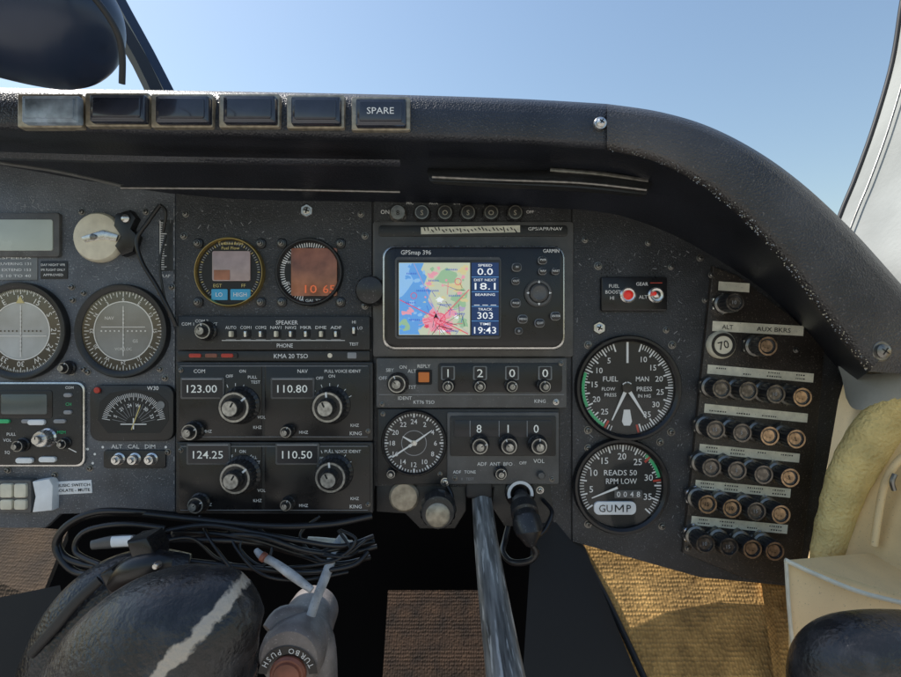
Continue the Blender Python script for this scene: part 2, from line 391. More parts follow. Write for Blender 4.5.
# ---- left gauges
g=gauge('course_gauge','white marked round course gauge with light reflecting glass',19,331,49,0,faceglare,plate,7)
b=MB(4)
b.ring(19,331,29,42,1.7,dial)
for i in range(72): b.tick(19,331,i*5,39 if i%2 else 37,41.5,.9,2,white)
for i in range(72): b.tick(19,331,i*5+2.5,39.5,41.5,.5,2,white)
for i in range(12): b.text(('N','3','6','E','12','15','S','21','24','W','30','33')[(i+4)%12],19+33.2*math.sin(R(i*30)),331-33.2*math.cos(R(i*30)),5.4,2,white,rot=i*30)
b.ring(19,331,28.5,29.5,2,white)
for i in range(11): b.disc(19-20+i*4,331,.9,2,dial,10); b.disc(19,331-20+i*4,.9,2,dial,10)
b.line(19,305,19,357,.9,2.2,white); b.line(-7,336,45,336,.9,2.2,white); b.prism([(19,296),(15,303),(23,303)],2,3,yellow,0)
b.done('dial_markings',g); coverglass(g,19,331,42,5,glassh)
knob(g,64,368,6,2,10,m=knobm,inner=.6)
g=gauge('landing_gauge','grey faced round course gauge in black bezel',122,331,47,0,facegrey,plate,7)
b=MB(4)
b.ring(122,331,30,40,1.7,dial)
for i in range(72): b.tick(122,331,i*5,37 if i%2 else 34.5,39.5,.8,2,white)
for i in range(12): b.text(('N','3','6','E','12','15','S','21','24','W','30','33')[(i+2)%12],122+32*math.sin(R(i*30)),331-32*math.cos(R(i*30)),3.6,2,white,rot=i*30)
b.ring(122,331,29,30,2,white)
for i in range(11): b.disc(122-22+i*4.4,331,.9,2,white,8); b.disc(122,331-20+i*4,.9,2,white,8)
b.line(122,306,122,356,.8,2.2,white); b.line(100,327,144,327,.8,2.2,white); b.text('NAV',108,318,3.2,2,white); b.text('GS',134,341,3.2,2,white); b.text('VOR/LOC',122,349,2.8,2,white)
b.done('dial_markings',g); coverglass(g,122,331,40,5,glassh)
for (x,y) in ((84,293),(160,293),(84,369),(160,369)): screw(g,x,y,2.4,0)
# adf style
g=T('bearing_gauge','squarish black bearing gauge with fan of white compass lines','gauge',134,413,0,'round panel gauges')
b=MB(4); b.prism(rc(90,385,174,441,10),0,5,plate,1.5); b.done('bezel',g)
b=MB(5); b.prism([(98,420),(100,402),(110,393),(134,389),(158,393),(168,402),(169,420),(160,433),(108,433)],5,5.3,dial,0)
for i in range(49):
    a=-80+i*3.33; b.tick(134,424,a,27 if i%3 else 24,32 if abs(a)>30 else 31,.5,5.7,white)
for i in range(13): b.tick(134,424,-78+i*13,8,22,.35,5.6,greyink)
for a,s in ((-66,'S'),(-38,'21'),(-12,'24'),(12,'W'),(38,'30'),(66,'33')): b.text(s,134+20*math.sin(R(a)),424-19*math.cos(R(a)),3.4,5.7,white,rot=a)
b.tick(134,424,20,-6,20,1,6,yellow); b.tick(134,424,90,-13,13,1,5.9,white); b.tick(134,424,0,-5,6,1.2,5.95,white)
b.text('W30',153,388,4,5.4,white); b.lathe(98,390,[(3,5),(3,7),(1,8)],redink,seg=16); b.disc(161,405,4,5.8,facegrey)
b.done('dial_face',g)
# left radio
g=T('audio_radio','grey framed panel radio with small blank display and silver knob','radio',35,424,0,'panel radios')
b=MB(4); b.prism(rc(-40,382,84,467,8),0,3,metal,1); b.prism(rc(-38,384,82,465,7),3,4.4,plate,.8)
b.done('faceplate',g)
b=MB(4); b.prism(rc(-20,390,53,418,3),4.4,5.0,black,.3); b.prism(rc(2,394,48,414,2),5,5.5,lcdgrey,.2); b.done('display',g)
for (x,y,w) in ((4,421,14),(28,421,10),(61,421,12),(69,395,8),(69,412,8)): b=MB(4);b.prism(rrect(x,y,w,4,2),4.4,6.5,green if x<10 else greyink,.5);b.done('push_button',g)
for (x,y) in ((26,460),(49,459),(38,422)): b=MB(4);b.prism(rrect(x,y,17,5.5,2.5),4.4,7,labelW,.8);b.done('push_button',g)
b=MB(4); b.text('PULL',12,434,3,4.8,white);b.text('VOL',8,440,3,4.8,white);b.text('SQ',8,452,3,4.8,white);b.text('MEM',62,432,3,4.8,green);b.text('CH',69,404,3,4.8,green);b.text('COM',70,387.5,2.6,4.8,white); b.line(53,440,77,452,1,4.8,white); b.done('lettering',g)
knob(g,41,439,8,4.4,14,silver,silver,teeth=16)
knob(g,18,446,6,4.4,10,knobm,knobt)
knob(g,62,444,5,4.4,8,knobm,knobt)
g=T('trim_knob_strip','three small silver knobs on short black strip','knobs',133,458,0)
b=MB(1); b.prism(rc(104,450,166,468,3),0,2,plate,.6); b.text('ALT   CAL   DIM',133,446.5,4,.6,white,w=44); b.done('strip',g)
for x in (116,132,149): knob(g,x,460,4.8,2,8,silver,silver,teeth=10,skirt=1.3)
b=MB(0)
for i,(x,y) in enumerate(((95,454),(93,463),(103,447),(166,447),(88,449))): b.disc(x,y,1.3,.4,white,10)
b.done('paint_dots',pan)
# white switches
g=T('rocker_switch_box','cream plastic rocker switch block with small white sticker','switch',24,497,0)
b=MB(8); b.prism(rc(-12,480,31,513,2),-2,8,plateG,1)
for x in (-8,8,22): b.prism(rrect(x,490,12,14,2),8,11,cream,1.2); b.prism(rrect(x,504,12,10,2),8,11,cream,1.2)
b.done('rocker_block',g)
b=MB(10); b.prism([(31,482),(48,479),(52,486),(51,511),(31,513),(34,497)],-2,9,labelW,1.5); b.done('cover_tab',g)
b=MB(1); b.prism([(51,482),(91,480),(92,493),(52,495)],0,.8,labelW,.2)
b.text('MUSIC SWITCH',73,485,3,1.2,dial,w=34,rot=-2);b.text('ISOLATE - MUTE',73,490,3,1.2,dial,w=34,rot=-2); b.done('sticker',g)

# ---- top centre gauges
def lugs(g,xs,ys=(243,302)):
    for x in xs:
        for y in ys:
            b=MB(4); b.prism(rrect(x,y,10,10,4),.8,2.6,black,.8); b.done('corner_lug',g); screw(g,x,y,2.5,2.6)
g=gauge('temperature_gauge','round digital engine gauge with thin gold bezel',229,272,35,.8,dial,gold,2.5,th=6)
b=MB(4)
for i in range(60): b.tick(229,272,-150+i*5,28,30.5,.8,2.6,yellow if i%4==0 else greyink)
b.prism(rc(212,251,250,281,2),2.2,4,lcdred,.4); b.sheet(rc(214,270,230,280,.5),4.3,lcdor); b.prism(rc(211,289,227,300,1),2.2,3.4,lcdblue,.3); b.prism(rc(230,289,250,300,1),2.2,3.4,lcdblue,.3)
b.text('Turbine Inlet',230,243,3,2.7,yellow,w=26); b.text('Fuel Flow',230,247.8,3,2.7,yellow,w=18); b.text('EGT',217,285.5,3.4,2.7,yellow); b.text('FF',243,285.5,3.4,2.7,yellow)
b.text('LO',219,294.5,4,3.8,white); b.text('HIGH',240,294.5,4,3.8,white)
b.done('dial_markings',g); lugs(g,(197,260))
g=gauge('fuel_flow_gauge','round digital fuel gauge with orange brown screen',309,272,34,.8,dial,plate,4,th=6)
b=MB(4)
for i in range(44): b.tick(309,272,-165+i*5,25,29.5,.9,2.6,white)
b.prism(rc(291,248,337,296,2),2.2,4.2,lcdor,.4); b.text('10',311,289,8,4.6,digr,w=12); b.text('65',329,289,8,4.6,digr,w=12); b.text('GPH',286,262,3,2.7,white); b.text('FUEL',286,283,2.8,2.7,white)
b.text('LBS GAL TIME',311,300.5,2.8,3,white,w=28)
b.done('dial_markings',g); lugs(g,(281,340))

# ---- audio selector
g=T('audio_selector','black audio selector panel with row of toggle switches','radio',273,335,1,'panel radios')
b=MB(8); b.prism(rc(177,316,370,350,2),.8,8,plate,1); b.done('faceplate',g)
b=MB(8)
b.text('SPEAKER',287,322.5,4,8.5,white,w=22); b.text('PHONE',285,345.5,4,8.5,white,w=16)
for i,s in enumerate(('AUTO','COM1','COM2','NAV1','NAV2','MKR','DME','ADF')):
    x=231+i*15; b.text(s,x,327.5,3,8.5,white,w=11); b.line(x-5,339.5,x+5,339.5,.6,8.5,greyink)
for s,x,y in (('COM 1',188,324),('COM 2',202,321),('EXT',214,324),('HI',354,322),('TEST',354,344),('LO',360,328)): b.text(s,x,y,3,8.5,white)
b.line(222,340.5,345,340.5,.6,8.6,white)
b.done('lettering',g)
knob(g,203,331,8.5,8,13,knobm,knobt,ang=-30)
for i in range(8):
    x=231+i*15; b=MB(12); b.prism(rc(x-3.5,330,x+3.5,338,1),8,9,blackm,.2); b.prism(rc(x-1.4,331,x+1.4,337,1),9,15,silver if i%3 else cream,.8); b.done('toggle',g)
b=MB(12); b.prism(rc(352,326,356,336,1),8,9,blackm,.2); b.prism(rc(352.6,327,355.4,334,1),9,15,silver,.8); b.done('toggle',g)
b=MB(6); b.prism(rc(177,351,370,361,1),.8,6,plate,.6); b.prism(rc(189,352.5,238,358.5,2),6,7.5,black,.4)
for i,x in enumerate((196,212,228)): b.prism(rrect(x,355.5,12,4,1.5),7.5,8.6,(redink,capred,redink)[i],.5)
b.text('KMA 20 TSO',291,356,4.4,6.4,white,w=34); b.disc(330,355.5,2.4,6.4,metal,16); b.prism(rrect(352,355.5,9,6,1),6,6.6,greyink,.2)
b.done('marker_lamp_strip',g)

# ---- nav/com radios
def navcom(y0,y1,f1,f2,dx,label):
    g=T('navigation_radio',label,'radio',273,(y0+y1)/2,1,'panel radios'); d=9
    b=MB(d); b.prism(rc(176,y0,373,y1,2),.8,d,plate,1.2); b.prism(rc(179,y0+3,262,y1-4,2),d,d+.8,black,.4); b.prism(rc(265,y0+3,370,y1-4,2),d,d+.8,black,.4); b.done('faceplate',g)
    yy=y0+26-dx*2.4
    for (x0,s) in ((183+dx,f1),(273+dx*.8,f2)):
        b=MB(d+1); b.prism(rc(x0-2,yy-11,x0+42,yy+11,2),d+.8,d+2.6,plateG,.6); b.prism(rc(x0,yy-9,x0+40,yy+9,1.5),d+2.6,d+2.9,mapk,0)
        b.text(s,x0+20,yy+.5,7.6,d+3.3,digit,w=30); b.line(x0,yy-9,x0+40,yy-9,1,d+3.3,greyink); b.done('frequency_display',g)
    b=MB(d)
    L=[('COM',200+dx,y0+9,3.6),('OFF',230,y0+14,3),('ON',243,y0+9,3),('PULL',253,y0+15,3),('TEST',256,y0+20,3),('NAV',303,y0+9,3.6),('PULL VOICE IDENT',343,y0+9,3),('OFF',320,y0+16,3),('ON',332,y0+14,3),('VOL',262,y1-24,3),('MHZ',208,y1-10,3),('KHZ',258,y1-14,3),('MHZ',304,y1-9,3),('KHZ',355,y1-16,3),('KING',356,y1-8,3.6)]
    for s,x,y,h in L:
        if h>1: b.text(s,x,y,h,d+1.3,white)
    for cx in (236,330):
        for a in range(-60,70,20): b.tick(cx,yy+20,a,22,25,.7,d+1.3,white)
    b.line(181,y1-4.5,368,y1-4.5,.5,d+1.4,greyink); b.line(181,y0+4,368,y0+4,.5,d+1.4,greyink)
    b.done('lettering',g)
    knob(g,235+dx*.2,yy+19+dx*.9,16.5,d,24,knobm,knobt,teeth=26,ang=30)
    knob(g,328+dx*.5,yy+19+dx*.7,16.5,d,24,knobm,knobt,teeth=26,ang=-25)
    knob(g,190+dx,y1-9,8.5,d,14,knobm,knobt,teeth=16,ang=45)
    knob(g,286,y1-9,6,d,12,knobm,knobt,teeth=14,ang=0)
    screw(g,181,y0+8,2,d+.8); screw(g,368,y1-10,2,d+.8)
navcom(362,441,'123.00','110.80',0,'black navigation radio with two frequency windows, upper of pair')
navcom(442,514,'124.25','110.50',6,'black navigation radio with two frequency windows, lower of pair')

# ---- GPS
g=T('satellite_navigator','black portable navigation unit with colour map screen','navigation display',474,296,4)
dg=34
b=MB(dg); b.prism(rc(381,244,567,350,12),4,dg-6,metal,3); b.prism(rc(384,246.5,564,347.5,11),dg-6,dg,black,3); b.done('housing',g)
b=MB(dg); b.prism(rc(395,257,501,339,4),dg,dg+1.4,plateG,.8); b.done('screen_bezel',g)
b=MB(dg); s0=dg+1.6
b.sheet(rc(397,260,500,336.5,1),s0,mapk); b.sheet(rc(399,263,470,335,.5),s0+.15,map0)
def cl(x,y): return (min(469.6,max(399.4,x)),min(334.6,max(263.4,y)))
def blob(cx,cy,r,m,d,sx=1):
    P=[]
    for i in range(16):
        a=2*math.pi*i/16; rr=r*(.55+.7*random.random())
        P.append(cl(cx+rr*sx*math.cos(a),cy+rr*math.sin(a)))
    b.sheet(P,d,m)
b.sheet([cl(*p) for p in ((399,263),(424,263),(421,270),(427,277),(424,285),(431,291),(428,300),(434,306),(430,313),(424,316),(426,324),(418,330),(420,335),(399,335))],s0+.25,mapw)
b.sheet([cl(*p) for p in ((399,263),(412,263),(409,272),(414,281),(408,290),(403,296),(399,298))],s0+.3,mapw2)
for i,(x,y,r,m,sx) in enumerate(((404,325,6,mapg,1.2),(408,312,4,mapp,1.5),(460,300,9,mapg,1),(447,276,9,mapg,1.3),(463,322,6,mapg,1),(455,288,5,mapy,1.6),(464,270,5,mapy,1),(437,322,9,mapp,1.4),(446,327,6,mapp,1.4),(433,314,5,mapp,1.2),(452,313,4,mapp,1.5),(440,300,3,mapwh,1.2),(462,309,3,mapv,1.4))):
    blob(x,y,r,m,s0+.35+i*.03,sx)
for i in range(70):
    x=random.uniform(402,467);y=random.uniform(266,332); near=math.hypot(x-440,(y-320)*1.4)<17
    blob(x,y,random.uniform(.8,2.4),random.choice((mapp,mapl,mapp,mapwh) if near else ((mapw2,mapw2,mapw) if x<424 else (mapg,mapy,mapy,map0,mapp))),s0+.8+i*.003,random.uniform(.7,2))
for i in range(34):
    a=random.uniform(0,6.28); r0=random.uniform(0,7); l=random.uniform(6,22); x,y=440+r0*math.cos(a+1.5),320+r0*math.sin(a+1.5)
    x1,y1=cl(x+l*math.cos(a),y+l*math.sin(a)); b.line(x,y,x1,y1,random.uniform(.3,.7),s0+1.02+i*.002,random.choice((mapl,mapl,mapl,mapp,dial)))
for i in range(26):
    x,y=random.uniform(425,465),random.uniform(266,330); a=random.choice((.3,1.2,1.8,2.8))+random.uniform(-.3,.3); l=random.uniform(5,16)
    x1,y1=cl(x+l*math.cos(a),y+l*math.sin(a)); b.line(x,y,x1,y1,random.uniform(.25,.5),s0+1.12+i*.002,random.choice((mapl,mapb,dial,mapv)))
b.line(400,300,440,320,.8,s0+1.2,mapl);b.line(440,320,469,290,.8,s0+1.2,mapl); b.line(414,264,440,320,.7,s0+1.24,mapv); b.line(440,320,468,334,.9,s0+1.25,mapl)
for (x,y,q) in ((412,274,5),(452,270,6),(428,291,11),(455,296,6),(411,303,5),(460,314,5),(415,320,5),(452,331,6),(434,281,5),(446,305,6)):
    xx=x-q
    while xx<x+q: b.line(xx,y-.9,xx+.3,y+.9,.5,s0+1.3,mapb); b.line(xx,y,xx+.8,y+.2,.5,s0+1.32,mapb); xx+=1.5
b.ring(440,319,5,5.7,s0+1.35,mapl); b.ring(414,296,2.6,3.2,s0+1.35,mapl); b.ring(458,282,2.8,3.4,s0+1.35,mapl)
b.prism([(436,313),(433.5,319),(436,317.5),(438.5,319)],s0+1.3,s0+1.6,dial,0)
for i,(h,v) in enumerate((('SPEED','0.0'),('DIST NEXT','18.1'),('BEARING','_ _ _'),('TRACK','303'),('TIME','19:43'))):
    y=263+i*14.6; b.sheet(rc(471.5,y,498.5,y+13.8,.4),s0+.2,mapn); b.text(h,485,y+2.6,2.4,s0+.5,mapwh,w=min(22,len(h)*2.8)); b.text(v,485,y+8.8,6.6,s0+.5,mapwh,w=min(22,len(v)*5.2))
    if i: b.line(471.5,y-.3,498.5,y-.3,.5,s0+.4,mapw)
b.done('map_screen',g)
b=MB(dg); b.text('GPSmap 396',416,252.5,4.4,dg+.6,white,w=30)
b.text('GARMIN',551,251,3.6,dg+.6,white,w=16); b.done('lettering',g)
bt=[(517,267,4.5,'IN'),(543,260,4.2,'PWR'),(543,271,3.8,'NAV'),(516,281,3.8,'OUT'),(516,303,4.6,'PAGE'),(523,319,4.6,'MENU'),(540,323,4.6,'QUIT'),(556,316,4.6,'ENTER'),(519,331,3.6,'D'),(556,271,3.6,'NRST')]
for x,y,r,s in bt:
    b=MB(dg+3); b.prism(rrect(x,y,r*2.2,r*1.9,r*.8),dg,dg+1,greyink,.3); b.prism(rrect(x,y,r*1.9,r*1.6,r*.7),dg+.8,dg+4,knobm,1); b.text(s,x,y,2,dg+4.2,white) ; b.done('button',g)
b=MB(dg+3); b.lathe(539,293,[(14,dg),(14,dg+1.5),(12.5,dg+3),(10.5,dg+3),(9,dg+1.5),(9,dg+5),(7,dg+6.5),(3,dg+5.6),(.02,dg+5.4)],plateG,seg=40)
for a in (0,90,180,270): b.tick(539,293,a,10,12.5,2.4,dg+3.4,white,.3)
b.done('rocker_pad',g)
b=MB(18); b.lathe(371,291,[(13,4),(15,8),(15,22),(13,27),(6,28.5),(.02,29)],knobm,seg=60,teeth=15,amp=.03,trange=(1,2)); b.prism(rc(374,281,385,301,3),4,20,black,1); b.done('mount_knob',g)

# ---- dimmer row
for i,x in enumerate((398,422,445,468,491,515)):
    g=T('dimmer_switch','small round dimmer switch with letter mark under the glareshield','switch',x,213,1,'row of dimmer switches')
    b=MB(6); b.lathe(x,213,[(9,.8),(9,3),(8,4),(8,8),(7,9),(.02,9.2)],knobm if i else dmetal,seg=40,teeth=10,amp=.04,trange=(2,3)); b.ring(x,213,5.8,6.8,9.4,dmetal); b.done('body',g)
    b=MB(8); b.text(('8','S','O','S','O','S')[i],x,213,5,9.6,dimcream if i else blackm); b.done('letter_mark',g)
b=MB(1); b.text('ON',385,212,4,1.2,white); b.text('OFF',530,212,3,1.2,white)
for i,s in enumerate(('MIC','AUX','LTS','NAV','COM')): b.text(s,410+i*23.5,203,3,1.2,white)
b.line(380,222,562,222.5,.7,1.2,greyink); b.done('dimmer_lettering',pan)

# ---- transponder
g=T('transponder','dark grey transponder with four digit code windows','radio',471,382,1,'panel radios')
d=8
b=MB(d); b.prism(rc(376,358,567,408,2),.8,d,plateG,1.2); b.prism(rc(438,363,562,392,3),d,d+.8,black,.4); b.done('faceplate',g)
b=MB(d); b.prism(rrect(424,377,16,15,1.5),d,d+1.5,blackm,.4); b.prism(rrect(424,377,11,10,1),d+1.5,d+3,orange,.6); b.done('reply_lamp',g)
for x,s in zip((448,480,512,545),'1200'):
    b=MB(d+1); b.prism(rrect(x,373,14,14,1.5),d+.8,d+1.8,facegrey,.3); b.prism(rrect(x,373,11,12,1),d+1.8,d+2,mapk,0); b.text(s,x,373,8,d+2.4,digit,w=None if s=='1' else 6); b.done('code_window',g)
    knob(g,x,386.5,6,d+.8,11,knobm,knobt,teeth=12,ang=random.uniform(-60,60))
knob(g,397,384,9.5,d,15,knobm,knobt,teeth=16,ang=-40)
b=MB(d)
for s,x,y in (('SBY',390,370),('ON',403,367),('OFF',383,378),('ALT',412,371),('TST',412,387),('IDENT',405,398),('REPLY',424,366),('KT76 TSO',424,402),('KING',540,401)): b.text(s,x,y,3.4,d+.5,white)
b.line(379,394.5,564,394.5,.6,d+.5,greyink)
b.done('lettering',g); screw(g,382,404,2,d); screw(g,561,363.5,2,d+.8); screw(g,556,402,2.4,d,metal)
# ---- adf radio + clock
g=T('direction_finder_radio','grey direction finder radio with three digit window and knobs','radio',503,448,1,'panel radios')
b=MB(d); b.prism(rc(377,409,560,485,2),.8,6,plate,1); b.prism(rc(447,412,559,484,2),6,9,plateG,1); b.done('faceplate',g)
b=MB(10); b.prism(rc(450,416,556,456,2),9,10,plate,.5)
b.prism(rc(454,420,552,437,1.5),10,10.6,mapk,.2)
for x,s in zip((479,508,536),'810'): b.text(s,x,428.5,8,11.1,digit); b.line(x-9,420.5,x-9,436.5,.6,11,greyink)
b.done('frequency_window',g)
for x in (480,509,539): knob(g,x,446,8.5,10,15,knobm,knobt,teeth=18,ang=random.uniform(-60,60))
b=MB(10)
for s,x,y,h in (('ADF',482,464,3.6),('ANT',495,464,3.6),('BFO',508,464,3.6),('TONE',470,472,3),('OFF',523,463,3),('VOL',539,461,4),('ADF',457,472,3)): b.text(s,x,y,h,9.5,white)
for s,x in (('0',462),('TEST',470)): b.text(s,x,479,2.6,9.5,greyink)
b.done('lettering',g)
knob(g,501,474,6,9,9,knobm,knobt,teeth=12,ang=20)
b=MB(11); b.lathe(541,475,[(4,9),(4,12),(3,14),(.02,14.5)],plateG,seg=20); b.done('press_button',g); screw(g,455,478,2.2,9); screw(g,552,479,2.2,9)
g=gauge('bearing_dial','round black dial with white hour marks and two white hands',414,443,33,6,dial,black,3,th=6)
b=MB(8)
for i in range(60): b.tick(414,443,i*6,27 if i%5 else 25.5,29.5,.9 if i%5 else 1.6,8.2,white)
for i in range(12): b.text(str((i*2) or 24),414+21.5*math.sin(R(i*30)),443-21.5*math.cos(R(i*30)),4.8,8.2,white)
b.ring(414,443,12,12.7,8.2,greyink)
b.done('dial_markings',g)
b=MB(9); b.tick(414,443,55,-6,22,3,8.9,white,.8); b.tick(414,443,-123,-4,26,1.6,9.2,white,1.6); b.tick(414,443,-60,-3,13,3,9,white,1.2); b.lathe(414,443,[(2.6,8),(2.6,10),(.02,10.4)],metal,seg=16); b.done('hands',g)
coverglass(g,414,443,30,11.5); knob(g,391,474,4.5,7,8,knobm,knobt,teeth=10,mark=False); screw(g,383,414,2,6); screw(g,440,474,2,6)
# under items
g=T('blanking_plug','tan round blanking plug below the dial','plug',404,497,0)
b=MB(4); b.prism([(376,487),(466,487),(466,512),(455,530),(420,530),(405,515),(376,513)],-6,0,plate,.8); b.done('bracket_plate',g)
b=MB(4); b.lathe(404,497,[(15,0),(15,3),(13,5),(.02,5.6)],tan,seg=36); b.done('plug_cap',g)
g=T('pull_control_knob','large black push pull knob with tan worn face','knob',437,512,0)
b=MB(30); b.lathe(438,510,[(8,0),(8,12),(16,14),(16,20),(18,22),(18,32),(16,37),(12,38)],knobm,seg=64,teeth=16,amp=.03,trange=(4,5)); b.lathe(438,512,[(12,36),(12,39),(10,40.5),(.02,40.8)],tan,seg=32); b.done('knob_body',g)
b=MB(20); b.tube([(447,490,4),(452,500,8),(449,507,14)],2,cablem); screw(g,445,482,3.5,7,metal); b.done('cable',g)
g=T('headset_jack','round headset jack with black plug and cable','jack',520,493,0)
b=MB(6); b.prism([(495,486),(552,486),(554,510),(545,528),(505,528),(492,508)],-6,1,plate,.8); b.lathe(520,493,[(15,1),(15,7),(12.5,9),(9,9),(9,3),(.02,3)],black,seg=36); b.ring(520,493,10,13,9.4,labelW,-110,100); screw(g,540,490,3,1,metal); b.done('jack_socket',g)
b=MB(proj=True)
pp=[(521,495,8),(522,499,16),(522.3,501,18),(523,505,24),(523.3,506,25),(525,514,34),(525.3,515,35),(526,518,38),(526.3,519,39),(528,527,44),(529,533,47),(530,539,48),(531,545,48)]
b.tube(pp,[7,7,10,10.5,12.5,13,11,11,13,13.5,12,8,4.5],knobm,seg=24,sm=1); b.done('plug',g,ang=25)
b=MB(proj=True); b.tube([(531,543,48),(536,553,46),(529,561,44),(512,562,36),(503,552,20),(505,540,4),(510,520,-6)],3,cablem); b.tube([(543,500,4),(552,512,20),(546,528,30),(538,536,36)],2,cablem); b.done('cable',g)

# ---- right panel module
g=T('warning_lamp_module','black module with two red warning lamps in chrome rings','indicator',633,293,1)
b=MB(5); b.prism(rc(601,277,667,311,2),1.4,6,black,1.2); b.done('housing',g)
for x in (628,656):
    b=MB(8); b.lathe(x,295,[(8,6),(8,8.5),(6.5,9.6),(5,9.2)],silver,seg=30); b.lathe(x,295,[(5,8),(4.6,10.5),(2.6,12),(.02,12.5)],red,seg=24) if x<640 else b.lathe(x,295,[(5,8),(4,10),(3,11),(.02,11.5)],metal,seg=24)
    b.lathe(x-3 if x>640 else x,294,[(2.2,9),(2,12.5),(.02,13.3)],red,seg=16); b.done('lamp',g)
b=MB(6); b.text('FUEL',614,286,3.4,6.4,white); b.text('BOOST',613,292,3.4,6.4,white); b.text('HI',612,298,3.4,6.4,white); b.text('GEAR',642,284,3.4,6.4,white); b.text('ALT',643,297,3.4,6.4,white); b.line(650,283,662,283,.8,6.5,redink); b.done('lettering',g)
# MP gauge
g=gauge('manifold_pressure_gauge','black double engine gauge for fuel flow and manifold pressure',628,388,53,1.4,dial,black,6,th=8)
b=MB(5); cx,cy=628,388
for i in range(41):
    a=18+i*3.6; b.tick(cx,cy,a,41 if i%5 else 38,46,.9 if i%5 else 1.5,3.2,white)
for i in range(36):
    a=-18-i*4; b.tick(cx,cy,a,41 if i%4 else 38,46,.9 if i%4 else 1.5,3.2,white)
b.ring(cx,cy,43,46,3.4,green,-115,-70); b.ring(cx,cy,43,46,3.4,green,-148,-120); b.tick(cx,cy,-150,38,46,2,3.5,redink); b.tick(cx,cy,166,38,46,2,3.5,redink)
for s,a in (('10',30),('15',52),('20',74),('25',97),('30',120),('35',143),('5',-34),('10',-58),('15',-84),('20',-110),('25',-136)): b.text(s,cx+33*math.sin(R(a)),cy-33*math.cos(R(a)),5.6,3.4,white)
b.text('FUEL',611,379,5,3.4,white,w=15); b.text('MAN',643,379,5,3.4,white,w=13); b.text('FLOW',609,389,3.4,3.4,white); b.text('PRESS',611,395,3.4,3.4,white); b.text('PRESS',645,389,4.4,3.4,white); b.text('IN HG',645,396,3.4,3.4,white)
b.line(cx,cy-46,cx,cy-25,2.2,3.5,white)
b.done('dial_markings',g)
b=MB(7); b.tick(cx,cy,205,-6,36,4.4,4.6,white,1.2); b.tick(cx,cy,148,-6,36,4.4,5,white,1.2); b.lathe(cx,cy,[(5,4),(5,5.6),(.02,6)],black,seg=24)
b.prism([(623,422),(625,410),(631,410),(633,422),(631,426),(625,426)],3.4,4.2,white,0); b.done('needles',g)
coverglass(g,cx,cy,46.5,7.5)
# RPM gauge
g=gauge('engine_speed_gauge','black engine speed gauge with small white sticker on face',621,486,48,1.4,dial,black,6,th=8)
b=MB(5); cx,cy=621,486
for i in range(61):
    a=-125+i*4.3; b.tick(cx,cy,a,36.5 if i%5 else 34,41,.8 if i%5 else 1.5,3.2,white)
b.ring(cx,cy,38,41,3.4,green,40,78); b.tick(cx,cy,82,33,41,2,3.5,redink); b.tick(cx,cy,46,34,41,2.4,3.6,redink)
for s,a in (('5',-97),('10',-64),('15',-32),('20',3),('25',36),('30',74),('35',112)): b.text(s,cx+29.5*math.sin(R(a)),cy-29.5*math.cos(R(a)),6.4,3.4,white)
b.text('READS 50',621,473,5.4,3.4,white,w=33); b.text('RPM LOW',622,481.5,5.4,3.4,white,w=31)
b.prism(rc(615,490.5,643,498.5,1),3.2,3.6,plateG,.1)
for i,s in enumerate('0048'): b.text(s,619+i*6.6,494.5,5.4,3.9,white)
b.prism(rrect(615,508,42,13,5),3.2,5.6,labelW,.3); b.text('GU',605.5,508,7.2,6.0,dial,w=13.5); b.text('P',628.5,508,7.2,6.0,dial)
for (x0,y0,x1,y1) in ((615.2,511.6,615.2,504.4),(615.2,504.6,619,509.5),(619,509.5,622.8,504.6),(622.8,504.4,622.8,511.6)): b.line(x0,y0,x1,y1,1.15,6.0+.02*(x0-615),dial)
b.done('dial_markings',g)
b=MB(7); b.tick(cx,487,-112,3,31,2.6,5.2,white,1.0); b.lathe(cx,487,[(3,4),(3,5.4),(.02,5.6)],black,seg=24); b.done('needle',g)
coverglass(g,cx,cy,41.5,7.8)

# ---- breaker panel
g=T('circuit_breaker_panel','black circuit breaker panel with label strips and rows of round breakers','circuit breaker panel',752,430,1)
b=MB(4); b.prism([(712,266),(738,276),(790,316),(824,347),(815,450),(801,552),(794,574),(784,583),(742,577),(682,552),(691,470),(701,370)],1.4,6,plateB,1.6); b.done('plate',g,ang=30)
strips=[(718,286,749,288,9),(712,326,803,331,10),(707,369,813,378,9),(704,408,807,418,9),(699,448,799,458,9),(695,484,790,493,9),(691,520,787,529,9)]
for k,(x0,y0,x1,y1,w) in enumerate(strips):
    b=MB(6); b.line(x0,y0,x1,y1,w,6.8,label); ang=math.degrees(math.atan2(y1-y0,x1-x0))
    if k==1:
        b.text('ALT',727,327,4.4,7.1,dial,rot=ang); b.text('AUX BKRS',773,329.6,4.4,7.1,dial,rot=ang,w=34)
    elif k:
        n=4
        for i in range(n):
            for r in (-1.8,1.8):
                if random.random()<.25: continue
                t=(i+.5)/n; x=x0+(x1-x0)*t; y=y0+(y1-y0)*t+r; h=random.uniform(4,8)
                xx=x-h
                while xx<x+h:
                    q=random.uniform(1,2.2); b.line(xx,y+(xx-x)*math.tan(R(ang)),xx+q*.7,y+(xx+q*.7-x)*math.tan(R(ang)),1.3,7.1,dial); xx+=q+.6
    b.done('label_strip',g)
brk=[(731,303,9,0),(763,346,9.5,0)]
for xs,ys in (((718,744,771,797),(388,390,393,396)),((712,738,765,791),(428,431,434,437)),((708,733,759,785),(465,468,472,475)),((704,728,752,776),(501,505,508,511)),((702,725,748,770),(540,543,545,547))):
    for i,(x,y) in enumerate(zip(xs,ys)): brk.append((x,y,9.3,i))
